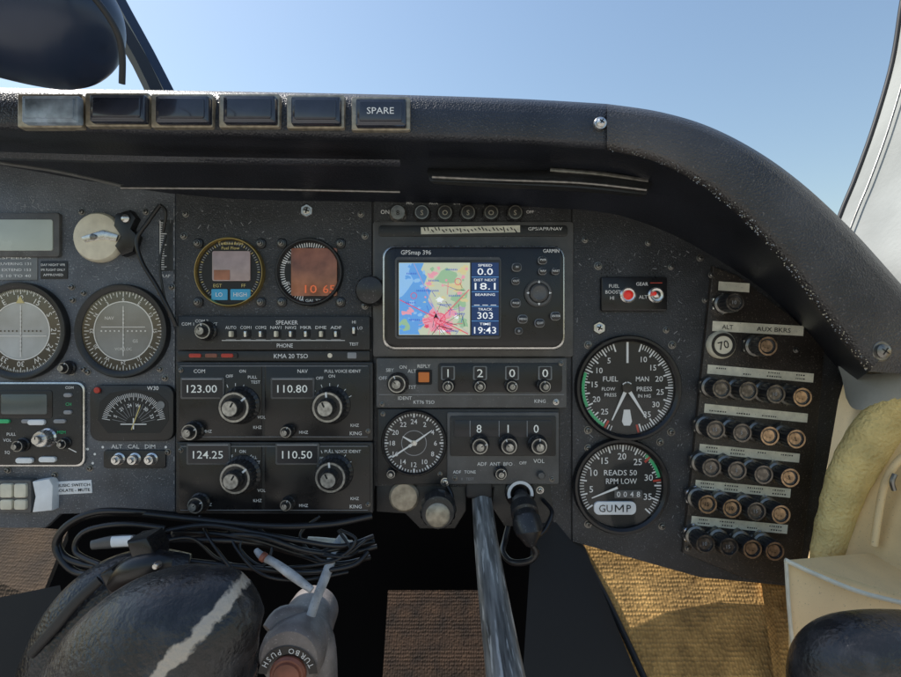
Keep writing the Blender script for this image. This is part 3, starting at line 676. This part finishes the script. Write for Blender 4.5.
for n_,(x,y,r,i) in enumerate(brk):
    b=MB(23); capm=bronze if (i==3 or random.random()<.2) else brkcap
    x-=1.5
    b.lathe(x,y,[(r*1.25,6),(r*1.25,10),(r*1.12,11)],metal if random.random()<.5 else dmetal,seg=6)
    b.lathe(x,y,[(r*1.12,9),(r*1.12,14),(r*.9,15),(r*.86,20),(r*1.02,20.6)],dmetal,seg=64)
    b.lathe(x,y,[(r*1.02,20.6),(r*1.04,31),(r*.97,32.5),(r*.82,33),(r*.8,31.5),(r*.5,31)],knobm,seg=64,teeth=16,amp=.05,trange=(0,1))
    b.ring(x,y,r*.8,r*.98,33.1,capm); b.disc(x,y,r*.62,31.3,capm,24)
    if random.random()<.5: b.text(random.choice(('5','10','15')),x,y,3.6,31.7,blackm if capm is bronze else greyink)
    b.done('circuit_breaker',g)
b=MB(12); b.lathe(723,345,[(14,6),(14,10),(12,12.5),(.02,12.8)],cream,seg=40); b.ring(723,345,9,12,13,black); b.text('70',723,345,8,13.2,black,rot=-15); b.done('main_breaker',g)
screw(g,796,350,2.5,6); screw(g,711,275,2.5,6); screw(g,688,548,2.5,6); screw(g,788,572,2.5,6)

# ================================================================ GLARESHIELD
A=[(-90,84),(0,88),(200,91),(400,95),(520,99),(607,104),(660,112),(710,127),(760,153),(805,186),(850,228),(885,266),(925,312)]
B=[(-90,124),(0,131),(200,137),(400,141),(520,145),(607,150),(648,159),(686,176),(722,201),(757,234),(792,274),(828,322),(868,372)]
C=[(-90,150),(0,166),(200,198),(400,204),(520,208),(600,214),(640,224),(675,238),(705,254),(735,272),(770,297),(810,337),(850,385)]
gs=T('glareshield','black pebbled vinyl padded glareshield curving down over the panel','glareshield',450,140,0)
def rail(t,d,a=A,b_=B,sl=slice(None)): return [(p[0]*(1-t)+q[0]*t,p[1]*(1-t)+q[1]*t,d) for p,q in zip(a,b_)][sl]
def cover(sl,m,e):
    b=MB(proj=True)
    Af=[]
    for p in A[sl]:
        w=(1-90/D); dd=-120; k2=(1-dd/D); Af.append((450.5+(p[0]-450.5)*w/k2,338.5+(p[1]-338.5)*w/k2,dd))
    b.loft([Af,rail(0,78+e,sl=sl),rail(.0,90+e,sl=sl),rail(.05,98+e,sl=sl),rail(.14,103+e,sl=sl),rail(.45,106+e,sl=sl),rail(.8,107+e,sl=sl),rail(.93,105+e,sl=sl),rail(1,99+e,sl=sl),rail(1.02,88+e,sl=sl)],m,8)
    return b
b=cover(slice(0,6),vinyl,0); b.done('padded_cover',gs,ang=80)
b=cover(slice(5,None),vinylR,3); b.done('padded_cover',gs,'weathered grey brown curved section',ang=80)
b=MB(proj=True); b.loft([rail(1,99),rail(.25,70,B,C),rail(.6,38,B,C),rail(1,-2,B,C)],under,8); b.done('underside',gs,ang=80)
b=MB(proj=True); b.prism([(868,372),(925,375),(925,312),(880,330)],60,98,vinylR,2); b.done('end_cap',gs)
for (x,y,r) in ((600,124,4.5),(880,351,7)):
    b=MB(108); b.lathe(x,y,[(r*1.5,106),(r*1.5,109),(r*1.3,110),(r,110),(r,112),(r*.5,113.5)],metal if r<5 else dmetal,seg=24); b.tick(x,y,35,-r*.6,r*.6,1,113.8,blackm); b.tick(x,y,125,-r*.6,r*.6,1,113.8,blackm); b.done('screw',gs)
b=MB(proj=True)
Bc=crs(B[5:],40)
for i in range(300):
    t=random.random()**.8; p=Bc[int(t*(len(Bc)-1))]; o_=random.random()**2*7
    x=p[0]+o_*.75+random.uniform(-1,1); y=p[1]-o_*.65+random.uniform(-1,1); s_=random.uniform(.25,.8)*(1 if t>.3 else .6)
    b.sheet([(x+s_*random.uniform(.6,1.6)*math.cos(a_),y+s_*math.sin(a_)) for a_ in (0,1.2,2.4,3.7,5)],111.2,tan if random.random()<.5 else greyink)
b.done('worn_flecks',gs)
b=MB(proj=True); b.tube([(121,188,62),(250,189,56),(400,192,52)],1.4,dmetal,seg=8); b.tube([(-60,152,40),(0,163,44),(60,172,50),(122,186,62)],1.6,plateG,seg=8); b.done('trim_strip',gs)
b=MB(proj=True); b.loft([[(-60,150,92),(100,155,92),(250,158,92),(400,160,90)],[(-60,156,90),(100,161,90),(250,163,90),(400,165,88)],[(-60,158,80),(100,163,80),(250,165,80),(400,167,78)]],vinyl,5); b.done('lower_lip',gs,ang=70)
g=T('map_light','long dark eyebrow lamp tube fixed beneath the glareshield','lamp',540,182,55)
b=MB(proj=True); b.loft([[(428,168,62),(500,170,62),(580,172,62),(650,177,60)],[(427,173,70),(500,175,70),(580,178,70),(652,184,66)],[(430,181,70),(500,184,70),(580,188,70),(646,195,66)],[(434,184,60),(500,188,60),(580,192,60),(640,197,58)]],plate,6); b.done('housing',g,ang=60)
b=MB(proj=True); b.tube([(432,177,72),(500,180,72),(580,183,72),(646,190,68)],1.5,dmetal,seg=8); b.tube([(550,170,65),(600,174,65),(648,181,64)],2,dmetal,seg=8,flat=.6); b.done('lamp_tube',g)
# buttons on the lip
for i,(x0,x1,y0,y1) in enumerate(((16,81,93,127),(84,148,92,126),(150,212,93,127),(218,279,93,127),(286,344,94,128),(351,410,96,130))):
    g=T('annunciator_button','square '+('blue grey' if i==0 else 'black')+' annunciator push button'+(' marked with white word' if i==5 else '')+' in tan frame','button',(x0+x1)/2,(y0+y1)/2,106,'annunciator buttons')
    b=MB(112); b.prism(rc(x0,y0,x1,y1,2),104,111,tan,1.2); b.done('frame',g)
    b=MB(118)
    b.prism(rc(x0+4,y0+1.5,x1-4,y1-5,2),111,117,buttonB if i==0 else button,2.2); b.prism(rc(x0+8,y0+5,x1-8,y1-9,2),117,118.2,buttonB if i==0 else button,1)
    b.done('cap',g)
    if i==5: b=MB(118); b.text('SPARE',(x0+x1)/2,(y0+y1)/2-2,6.5,118.8,white,w=27); b.done('lettering',g)

# ================================================================ WINDSHIELD PARTS
g=T('overhead_visor','dark navy rounded overhead tube shaped visor housing','visor',40,45,100)
b=MB(proj=True); b.tube([(-140,-26,160),(-60,-8,160),(20,12,160),(60,24,160),(82,32,160),(96,38,160),(104,42,160),(107,44,160)],[46,46,46,43,37,28,16,2],navy,seg=48,sm=8); b.done('housing',g,ang=80)
b=MB(proj=True); b.tube([(66,-30,200),(96,0,196),(115,28,190),(122,52,184),(122,84,180)],[2,2,2,2,2],rubber,seg=10); b.done('edge_trim',g)
g=T('windshield_post','dark slanted metal windshield centre post with two bars','windshield post',130,40,-100)
b=MB(proj=True); b.tube([(84,-30,-60),(112,15,-60),(140,62,-60),(158,100,-60)],9.5,rubber,seg=4,sm=2); b.done('bar',g)
b=MB(proj=True); b.tube([(102,-30,-80),(126,15,-80),(148,55,-80),(170,98,-80)],8,navy,seg=4,sm=2); b.done('bar',g)
# right pillar
pl=[(915,-60),(903,0),(893,62),(875,125),(856,178),(842,212),(825,260),(822,300)]
b=MB(proj=True)
b.loft([[(x,y,-60) for x,y in pl],[(x+12,y+2,-30) for x,y in pl],[(x+45,y+4,10) for x,y in pl],[(x+120,y+10,80) for x,y in pl],[(x+300,y+10,200) for x,y in pl]],trimg,6)
g=T('window_pillar','pale grey cabin pillar beside the windshield with dark rubber seal','window pillar',880,150,-40)
b.done('pillar_trim',g,ang=80)
b=MB(proj=True); b.tube([(x,y,-58) for x,y in pl],3,rubber,seg=10); b.tube([(x+14,y+2,-22) for x,y in pl],1.1,dmetal,seg=8); b.done('rubber_seal',g)

# ================================================================ RIGHT SIDE WALL
g=T('cabin_sidewall','cream painted cabin sidewall with yellow foam edging','wall',870,480,0)
b=MB(proj=True)
b.loft([[(835,352,-30),(838,400,-30),(822,470,-30),(806,560,-30),(800,640,-30),(795,740,-30)],
        [(850,366,10),(858,405,10),(842,470,10),(822,545,10),(815,620,10),(812,740,10)],
        [(880,372,40),(882,412,40),(868,470,40),(850,540,40),(842,620,40),(842,740,40)],
        [(925,360,80),(920,410,80),(912,470,80),(905,540,80),(900,620,80),(900,740,80)],
        [(1050,330,160),(1050,400,160),(1050,470,160),(1040,540,160),(1030,620,160),(1030,740,160)]],beige,6)
b.done('wall_panel',g,ang=80)
b=MB(proj=True); b.tube([(960,372,100),(930,392,80),(902,412,60),(880,432,50),(862,456,44),(848,482,38),(838,512,34),(831,538,30),(824,564,28)],[26,26,25,24,22,20,18,17,13],foam,seg=36,sm=10,flat=.7)
for i,v in enumerate(b.v):
    n=math.sin(v.x*170+v.z*110)*math.sin(v.z*190+1)*.0009+random.uniform(-.00025,.00025)
    b.v[i]=v+Vector((n,0,n*.5))
b.done('foam_edging',g,ang=80)
b=MB(proj=True); b.loft([[(838,366,14),(870,374,50),(930,366,110)],[(842,378,18),(868,388,54),(930,378,112)],[(846,398,20),(862,410,50),(930,392,100)]],trimg,6); b.done('trim_moulding',g,ang=80)
b=MB(proj=True); b.tube([(930,444,100),(904,456,86),(888,476,76),(880,505,70),(874,545,66)],3,beige,seg=10); b.tube([(895,474,84),(892,482,84),(894,490,84)],2,dmetal,seg=8); b.done('wall_rib',g)
# beige box
g=T('sheet_metal_box','cream painted sheet metal box with worn edges','metal box',850,610,60)
b=MB(proj=True)
def hexa(b,Pn,m):
    V=[b.P(*p) for p in Pn]; b.add(V,[(0,1,2,3),(4,5,6,7),(0,1,5,4),(1,2,6,5),(2,3,7,6),(3,0,4,7)],m)
hexa(b,[(786,560,120),(868,553,60),(960,570,40),(960,612,140),(790,680,120),(868,676,60),(960,676,40),(960,720,140)],beige); b.done('box_body',g,ang=20)
b=MB(proj=True); b.tube([(785,560,122),(820,576,128),(870,595,135),(960,615,143)],1.8,cream,seg=8,sm=3); b.tube([(786,560,122),(790,620,122),(800,700,122)],1.4,cream,seg=8); b.done('rolled_edge',g)
# ================================================================ FOOTWELL
b=MB(proj=True); hexa(b,[(-500,470,-260),(1400,470,-260),(1400,1100,-260),(-500,1100,-260),(-500,470,-266),(1400,470,-266),(1400,1100,-266),(-500,1100,-266)],deep); b.done('firewall',None,'firewall at the end of the footwell, shade put into its colour','wall')
b=MB(proj=True)
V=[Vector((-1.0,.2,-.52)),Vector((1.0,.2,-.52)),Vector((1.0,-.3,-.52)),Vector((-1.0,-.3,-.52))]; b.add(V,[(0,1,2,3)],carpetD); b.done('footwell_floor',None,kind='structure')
b=MB(proj=True)
V=[Vector((-2.0,-.32,-.5)),Vector((2.0,-.32,-.5)),Vector((2.0,-4,-.5)),Vector((-2.0,-4,-.5))]; b.add(V,[(0,1,2,3)],floorm); b.done('bounce_floor',None,kind='structure')  # unseen floor behind the camera, added to bounce sunlight onto the panel
g=T('carpet_panel','tan woven carpeted kick panel under the instrument panel','carpet',670,610,-40)
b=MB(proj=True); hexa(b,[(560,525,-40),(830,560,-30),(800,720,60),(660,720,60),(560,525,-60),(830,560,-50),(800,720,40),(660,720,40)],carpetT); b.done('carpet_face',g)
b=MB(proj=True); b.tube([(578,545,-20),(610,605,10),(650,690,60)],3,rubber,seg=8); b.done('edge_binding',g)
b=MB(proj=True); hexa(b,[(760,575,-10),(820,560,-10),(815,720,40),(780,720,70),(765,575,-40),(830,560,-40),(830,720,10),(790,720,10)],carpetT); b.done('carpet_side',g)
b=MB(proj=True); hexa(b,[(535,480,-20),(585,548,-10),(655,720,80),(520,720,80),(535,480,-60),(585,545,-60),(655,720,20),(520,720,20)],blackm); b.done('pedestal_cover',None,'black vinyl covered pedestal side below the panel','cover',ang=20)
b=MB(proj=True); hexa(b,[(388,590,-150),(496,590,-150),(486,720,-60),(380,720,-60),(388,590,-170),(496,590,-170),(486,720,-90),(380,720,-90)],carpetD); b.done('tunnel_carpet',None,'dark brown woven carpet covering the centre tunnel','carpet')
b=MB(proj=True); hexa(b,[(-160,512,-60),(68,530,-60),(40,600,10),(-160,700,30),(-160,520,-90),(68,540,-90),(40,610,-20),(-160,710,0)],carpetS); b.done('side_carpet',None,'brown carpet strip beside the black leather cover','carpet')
b=MB(proj=True); hexa(b,[(-160,630,40),(60,585,20),(90,740,60),(-160,760,60),(-160,640,10),(60,595,0),(90,750,20),(-160,770,20)],blackm); b.done('seat_edge',None,'dark leather seat edge beside the brown carpet','seat')
# column bar
g=T('control_column','worn scratched grey steel control column bar below the panel','control column',482,486,0)
b=MB(proj=True); b.tube([(479,470,-30),(482,500,0),(486,540,60),(494,600,130),(505,672,200),(512,720,240)],[10,10,10.5,11.5,12,12],steelworn,seg=20,sm=6,flat=.8); b.done('bar',g,ang=50)
b=MB(proj=True); b.prism(rc(466,482,492,498,3),-4,6,rubber,1.5); b.done('collar',g)

# ================================================================ YOKE HORNS
g=T('pilot_yoke','black leather covered control yoke horn with tan worn streak','control yoke',180,640,220)
pth=[(82,840,200),(112,765,215),(142,706,225),(170,666,232),(200,638,236),(230,620,236),(252,612,234),(264,609,232)]
b=MB(proj=True); b.tube(pth,[38,50,57,53,44,32,19,2],rubber,seg=64,sm=14,flat=.8)
for i,v in enumerate(b.v):
    n=math.sin(v.x*130+v.z*90)*math.sin(v.z*150-v.x*60+1)*.0005+math.sin(v.x*520-v.z*300)*math.sin(v.z*480)*.00015
    b.v[i]=v+Vector((n,-n,n))
xs=[v.x for v in b.v];zs=[v.z for v in b.v]
cc=Vector(((min(xs)+max(xs))/2,0,(min(zs)+max(zs))/2))
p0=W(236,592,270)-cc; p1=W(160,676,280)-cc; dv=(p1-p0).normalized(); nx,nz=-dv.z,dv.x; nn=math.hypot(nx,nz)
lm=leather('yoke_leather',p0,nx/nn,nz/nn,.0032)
b.mats=[lm]
b.done('horn_grip',g,ang=80)
g=T('seat_bolster','smooth dark grey curved leather cover arching beside the yoke','leather cover',110,600,60)
b=MB(proj=True); b.tube([(40,760,90),(62,680,90),(84,625,85),(112,590,80),(150,572,70),(190,568,60)],[34,34,32,26,20,12],leatherP,seg=32,sm=8,flat=.9); b.done('cover_body',g,ang=80)
b=MB(proj=True); b.tube([(30,655,115),(54,628,115),(76,602,112),(100,580,108)],[3.5,4,4,4],rubber,seg=10,flat=.4); b.done('strap',g)
g=T('yoke_clamp','compact black plastic clamp bracket with small steel screw','clamp',140,565,90)
b=MB(proj=True); b.tube([(118,582,118),(134,570,122),(156,563,122),(172,562,118)],[9,11,10,7],black,seg=16,sm=5); b.done('clamp_body',g,ang=30)
b=MB(110); b.prism([(112,566),(124,560),(134,568),(146,586),(138,596),(122,586)],104,126,black,3); b.prism([(138,534),(158,530),(166,545),(164,558),(146,560)],104,126,black,3); b.done('clamp_jaw',g)
b=MB(130); b.lathe(157,565,[(4,120),(4,131),(2.6,133),(.02,133.4)],metal,seg=20); b.done('screw',g)
g=T('co_pilot_yoke','black leather covered control yoke horn end','control yoke',860,650,200)
b=MB(proj=True); b.tube([(818,735,190),(822,682,200),(838,660,205),(872,654,205),(930,656,200),(1000,664,190)],[14,19,22,24,25,25],M('leather_grained',(.018,.018,.02),.27,bump=('n',420,.55),col2=(.05,.05,.055),vs=90,ramp=(.45,.75),bd=.0012),seg=48,sm=10)
b.done('horn_grip',g,ang=80)

# ================================================================ CABLES & LEVERS bottom left
def cab(paths,r,name,label):
    b=MB(proj=True)
    for p in paths: b.tube(p,r,cablem,seg=10,sm=8)
    b.done(name,None,label,'cable')
cab([[(372,516,10),(330,524,20),(270,526,30),(200,520,40),(130,513,50),(85,517,56),(60,535,60),(64,556,64),(95,566,70),(125,562,80)],[(176,515,20),(140,512,50),(96,512,58),(66,526,62),(56,548,64),(76,572,70),(112,572,80)]],3,'power_cable','looped black power cable hanging below the radios')
def wob(p,a=5): return [(x+random.uniform(-a,a),y+random.uniform(-a*.7,a*.7),d+random.uniform(-6,6)) for x,y,d in p]
base=[(372,545,0),(340,552,14),(300,548,24),(255,538,34),(205,532,44),(165,534,60)]
cab([wob(base),wob([(x,y-6,d) for x,y,d in base]),[(180,560,60),(235,566,50),(300,572,34),(350,566,20),(368,552,8)],wob([(x,y+8,d) for x,y,d in base],6),wob([(x,y+2,d) for x,y,d in base],8),[(165,528,60),(120,524,64),(84,532,66),(76,552,70),(104,566,80)]],2.5,'headset_cable','tangled black headset cable beneath the radio stack')
cab([[(150,545,80),(190,538,60),(220,560,50),(260,568,40),(330,562,24),(366,540,10)],[(255,524,20),(272,545,30),(262,566,40),(240,548,40),(252,528,30)],[(340,530,10),(356,540,16),(340,556,20),(312,548,20)],[(226,520,30),(236,548,44),(262,574,50),(300,580,40),(348,572,20)],[(200,516,30),(210,540,50),(240,580,60),(250,600,70)],[(320,516,10),(300,536,20),(322,560,24),(350,552,16),(338,530,10)],wob(base,9)],1.5,'thin_cable','thin black cable loops tangled under the panel')
b=MB(proj=True); b.tube([(92,545,72),(112,542,72),(134,541,72),(148,545,72)],[4,5.5,5.5,4],plateG,seg=14,sm=4,flat=.6); b.tube([(112,541.8,76),(132,540.8,76)],[4.6,4.6],labelW,seg=14,sm=1,flat=.5); b.done('cable_clip',None,'small grey plastic tube clip with white label on the cables','clip')
g=T('tow_rod','silver rod with red painted bands','rod',280,570,40)
b=MB(proj=True); b.tube([(256,550,36),(262,556,40),(275,563,45),(292,575,50),(312,590,55)],[2.5,3.6,3.6,4.2,3],strapm,seg=16,sm=3); b.done('rod',g)
for (x,y) in ((262,556),(286,571)):
    b=MB(proj=True); b.tube([(x,y,44),(x+3,y+2,45)],4.4,capred,seg=16,sm=1); b.done('red_band',g)
g=T('trim_lever','pale grey metal lever arm rising from a dark pivot','lever',322,600,20)
b=MB(proj=True); b.tube([(345,538,0),(336,548,10),(326,575,30),(316,600,50),(308,625,60)],[7,5,5,4.5,4.5],strapm,seg=12,sm=5,flat=.6); b.done('arm',g)
b=MB(proj=True); b.tube([(308,540,6),(325,541,6),(352,544,4)],3.5,cream,seg=10,sm=3); b.done('handle',g)
g=T('fuel_selector','round grey selector dial with arc lettering around brown centre','control dial',286,650,60)
b=MB(80); b.lathe(290,658,[(28,0),(31,50),(33,70),(32,78),(28,82),(16,83)],hubm,seg=60); b.done('housing',g)
b=MB(85); b.lathe(288,674,[(18,80),(18,86),(16,88),(14,88),(13,90),(.02,91)],capred,seg=40); b.done('centre_cap',g)
b=MB(84); cx,cy=288,676; s='TURBO PUSH'
b.ring(cx,cy,21,30,84,black,-85,85)
for i,ch in enumerate(s):
    a=64-i*14
    if ch!=' ': b.text(ch,cx+25.5*math.sin(R(a)),cy-25.5*math.cos(R(a)),5.4,84.6,white,rot=a+180)
b.done('lettering',g)
b=MB(proj=True); b.tube([(268,630,70),(282,617,60),(304,620,50),(320,640,50),(322,700,60)],[6,9,11,13,14],hubm,seg=24,sm=5); b.done('selector_arm',g)

# ================================================================ CAMERA, LIGHT, WORLD
sc=bpy.context.scene
cam=bpy.data.cameras.new('camera'); co=bpy.data.objects.new('camera',cam); sc.collection.objects.link(co)
co.location=(0,-D*U,0); co.rotation_euler=(R(90),0,0); cam.sensor_width=36; cam.lens=36*D/901; cam.clip_start=.005; cam.clip_end=100
sc.camera=co
w=bpy.data.worlds.new('World'); sc.world=w; w.use_nodes=True
bg=w.node_tree.nodes['Background']; sky=w.node_tree.nodes.new('ShaderNodeTexSky'); sky.sky_type='NISHITA'; sky.sun_disc=False
sv=Vector((-.5,.26,.82)).normalized()
sky.sun_elevation=math.asin(sv.z); sky.sun_rotation=math.atan2(sv.x,sv.y)
sky.air_density=1.6; sky.dust_density=1.0; sky.ozone_density=2.2
w.node_tree.links.new(sky.outputs[0],bg.inputs[0]); bg.inputs[1].default_value=.15
sl=bpy.data.lights.new('sun','SUN'); so=bpy.data.objects.new('sun',sl); sc.collection.objects.link(so)
sl.energy=4.8; sl.angle=R(.5); sl.color=(1,.95,.87); so.rotation_euler=sv.to_track_quat('Z','Y').to_euler()
sc.view_settings.view_transform='Standard'; sc.view_settings.look='None'; sc.view_settings.exposure=0
for o_ in bpy.data.objects:
    if 'wl' in o_: del o_['wl']
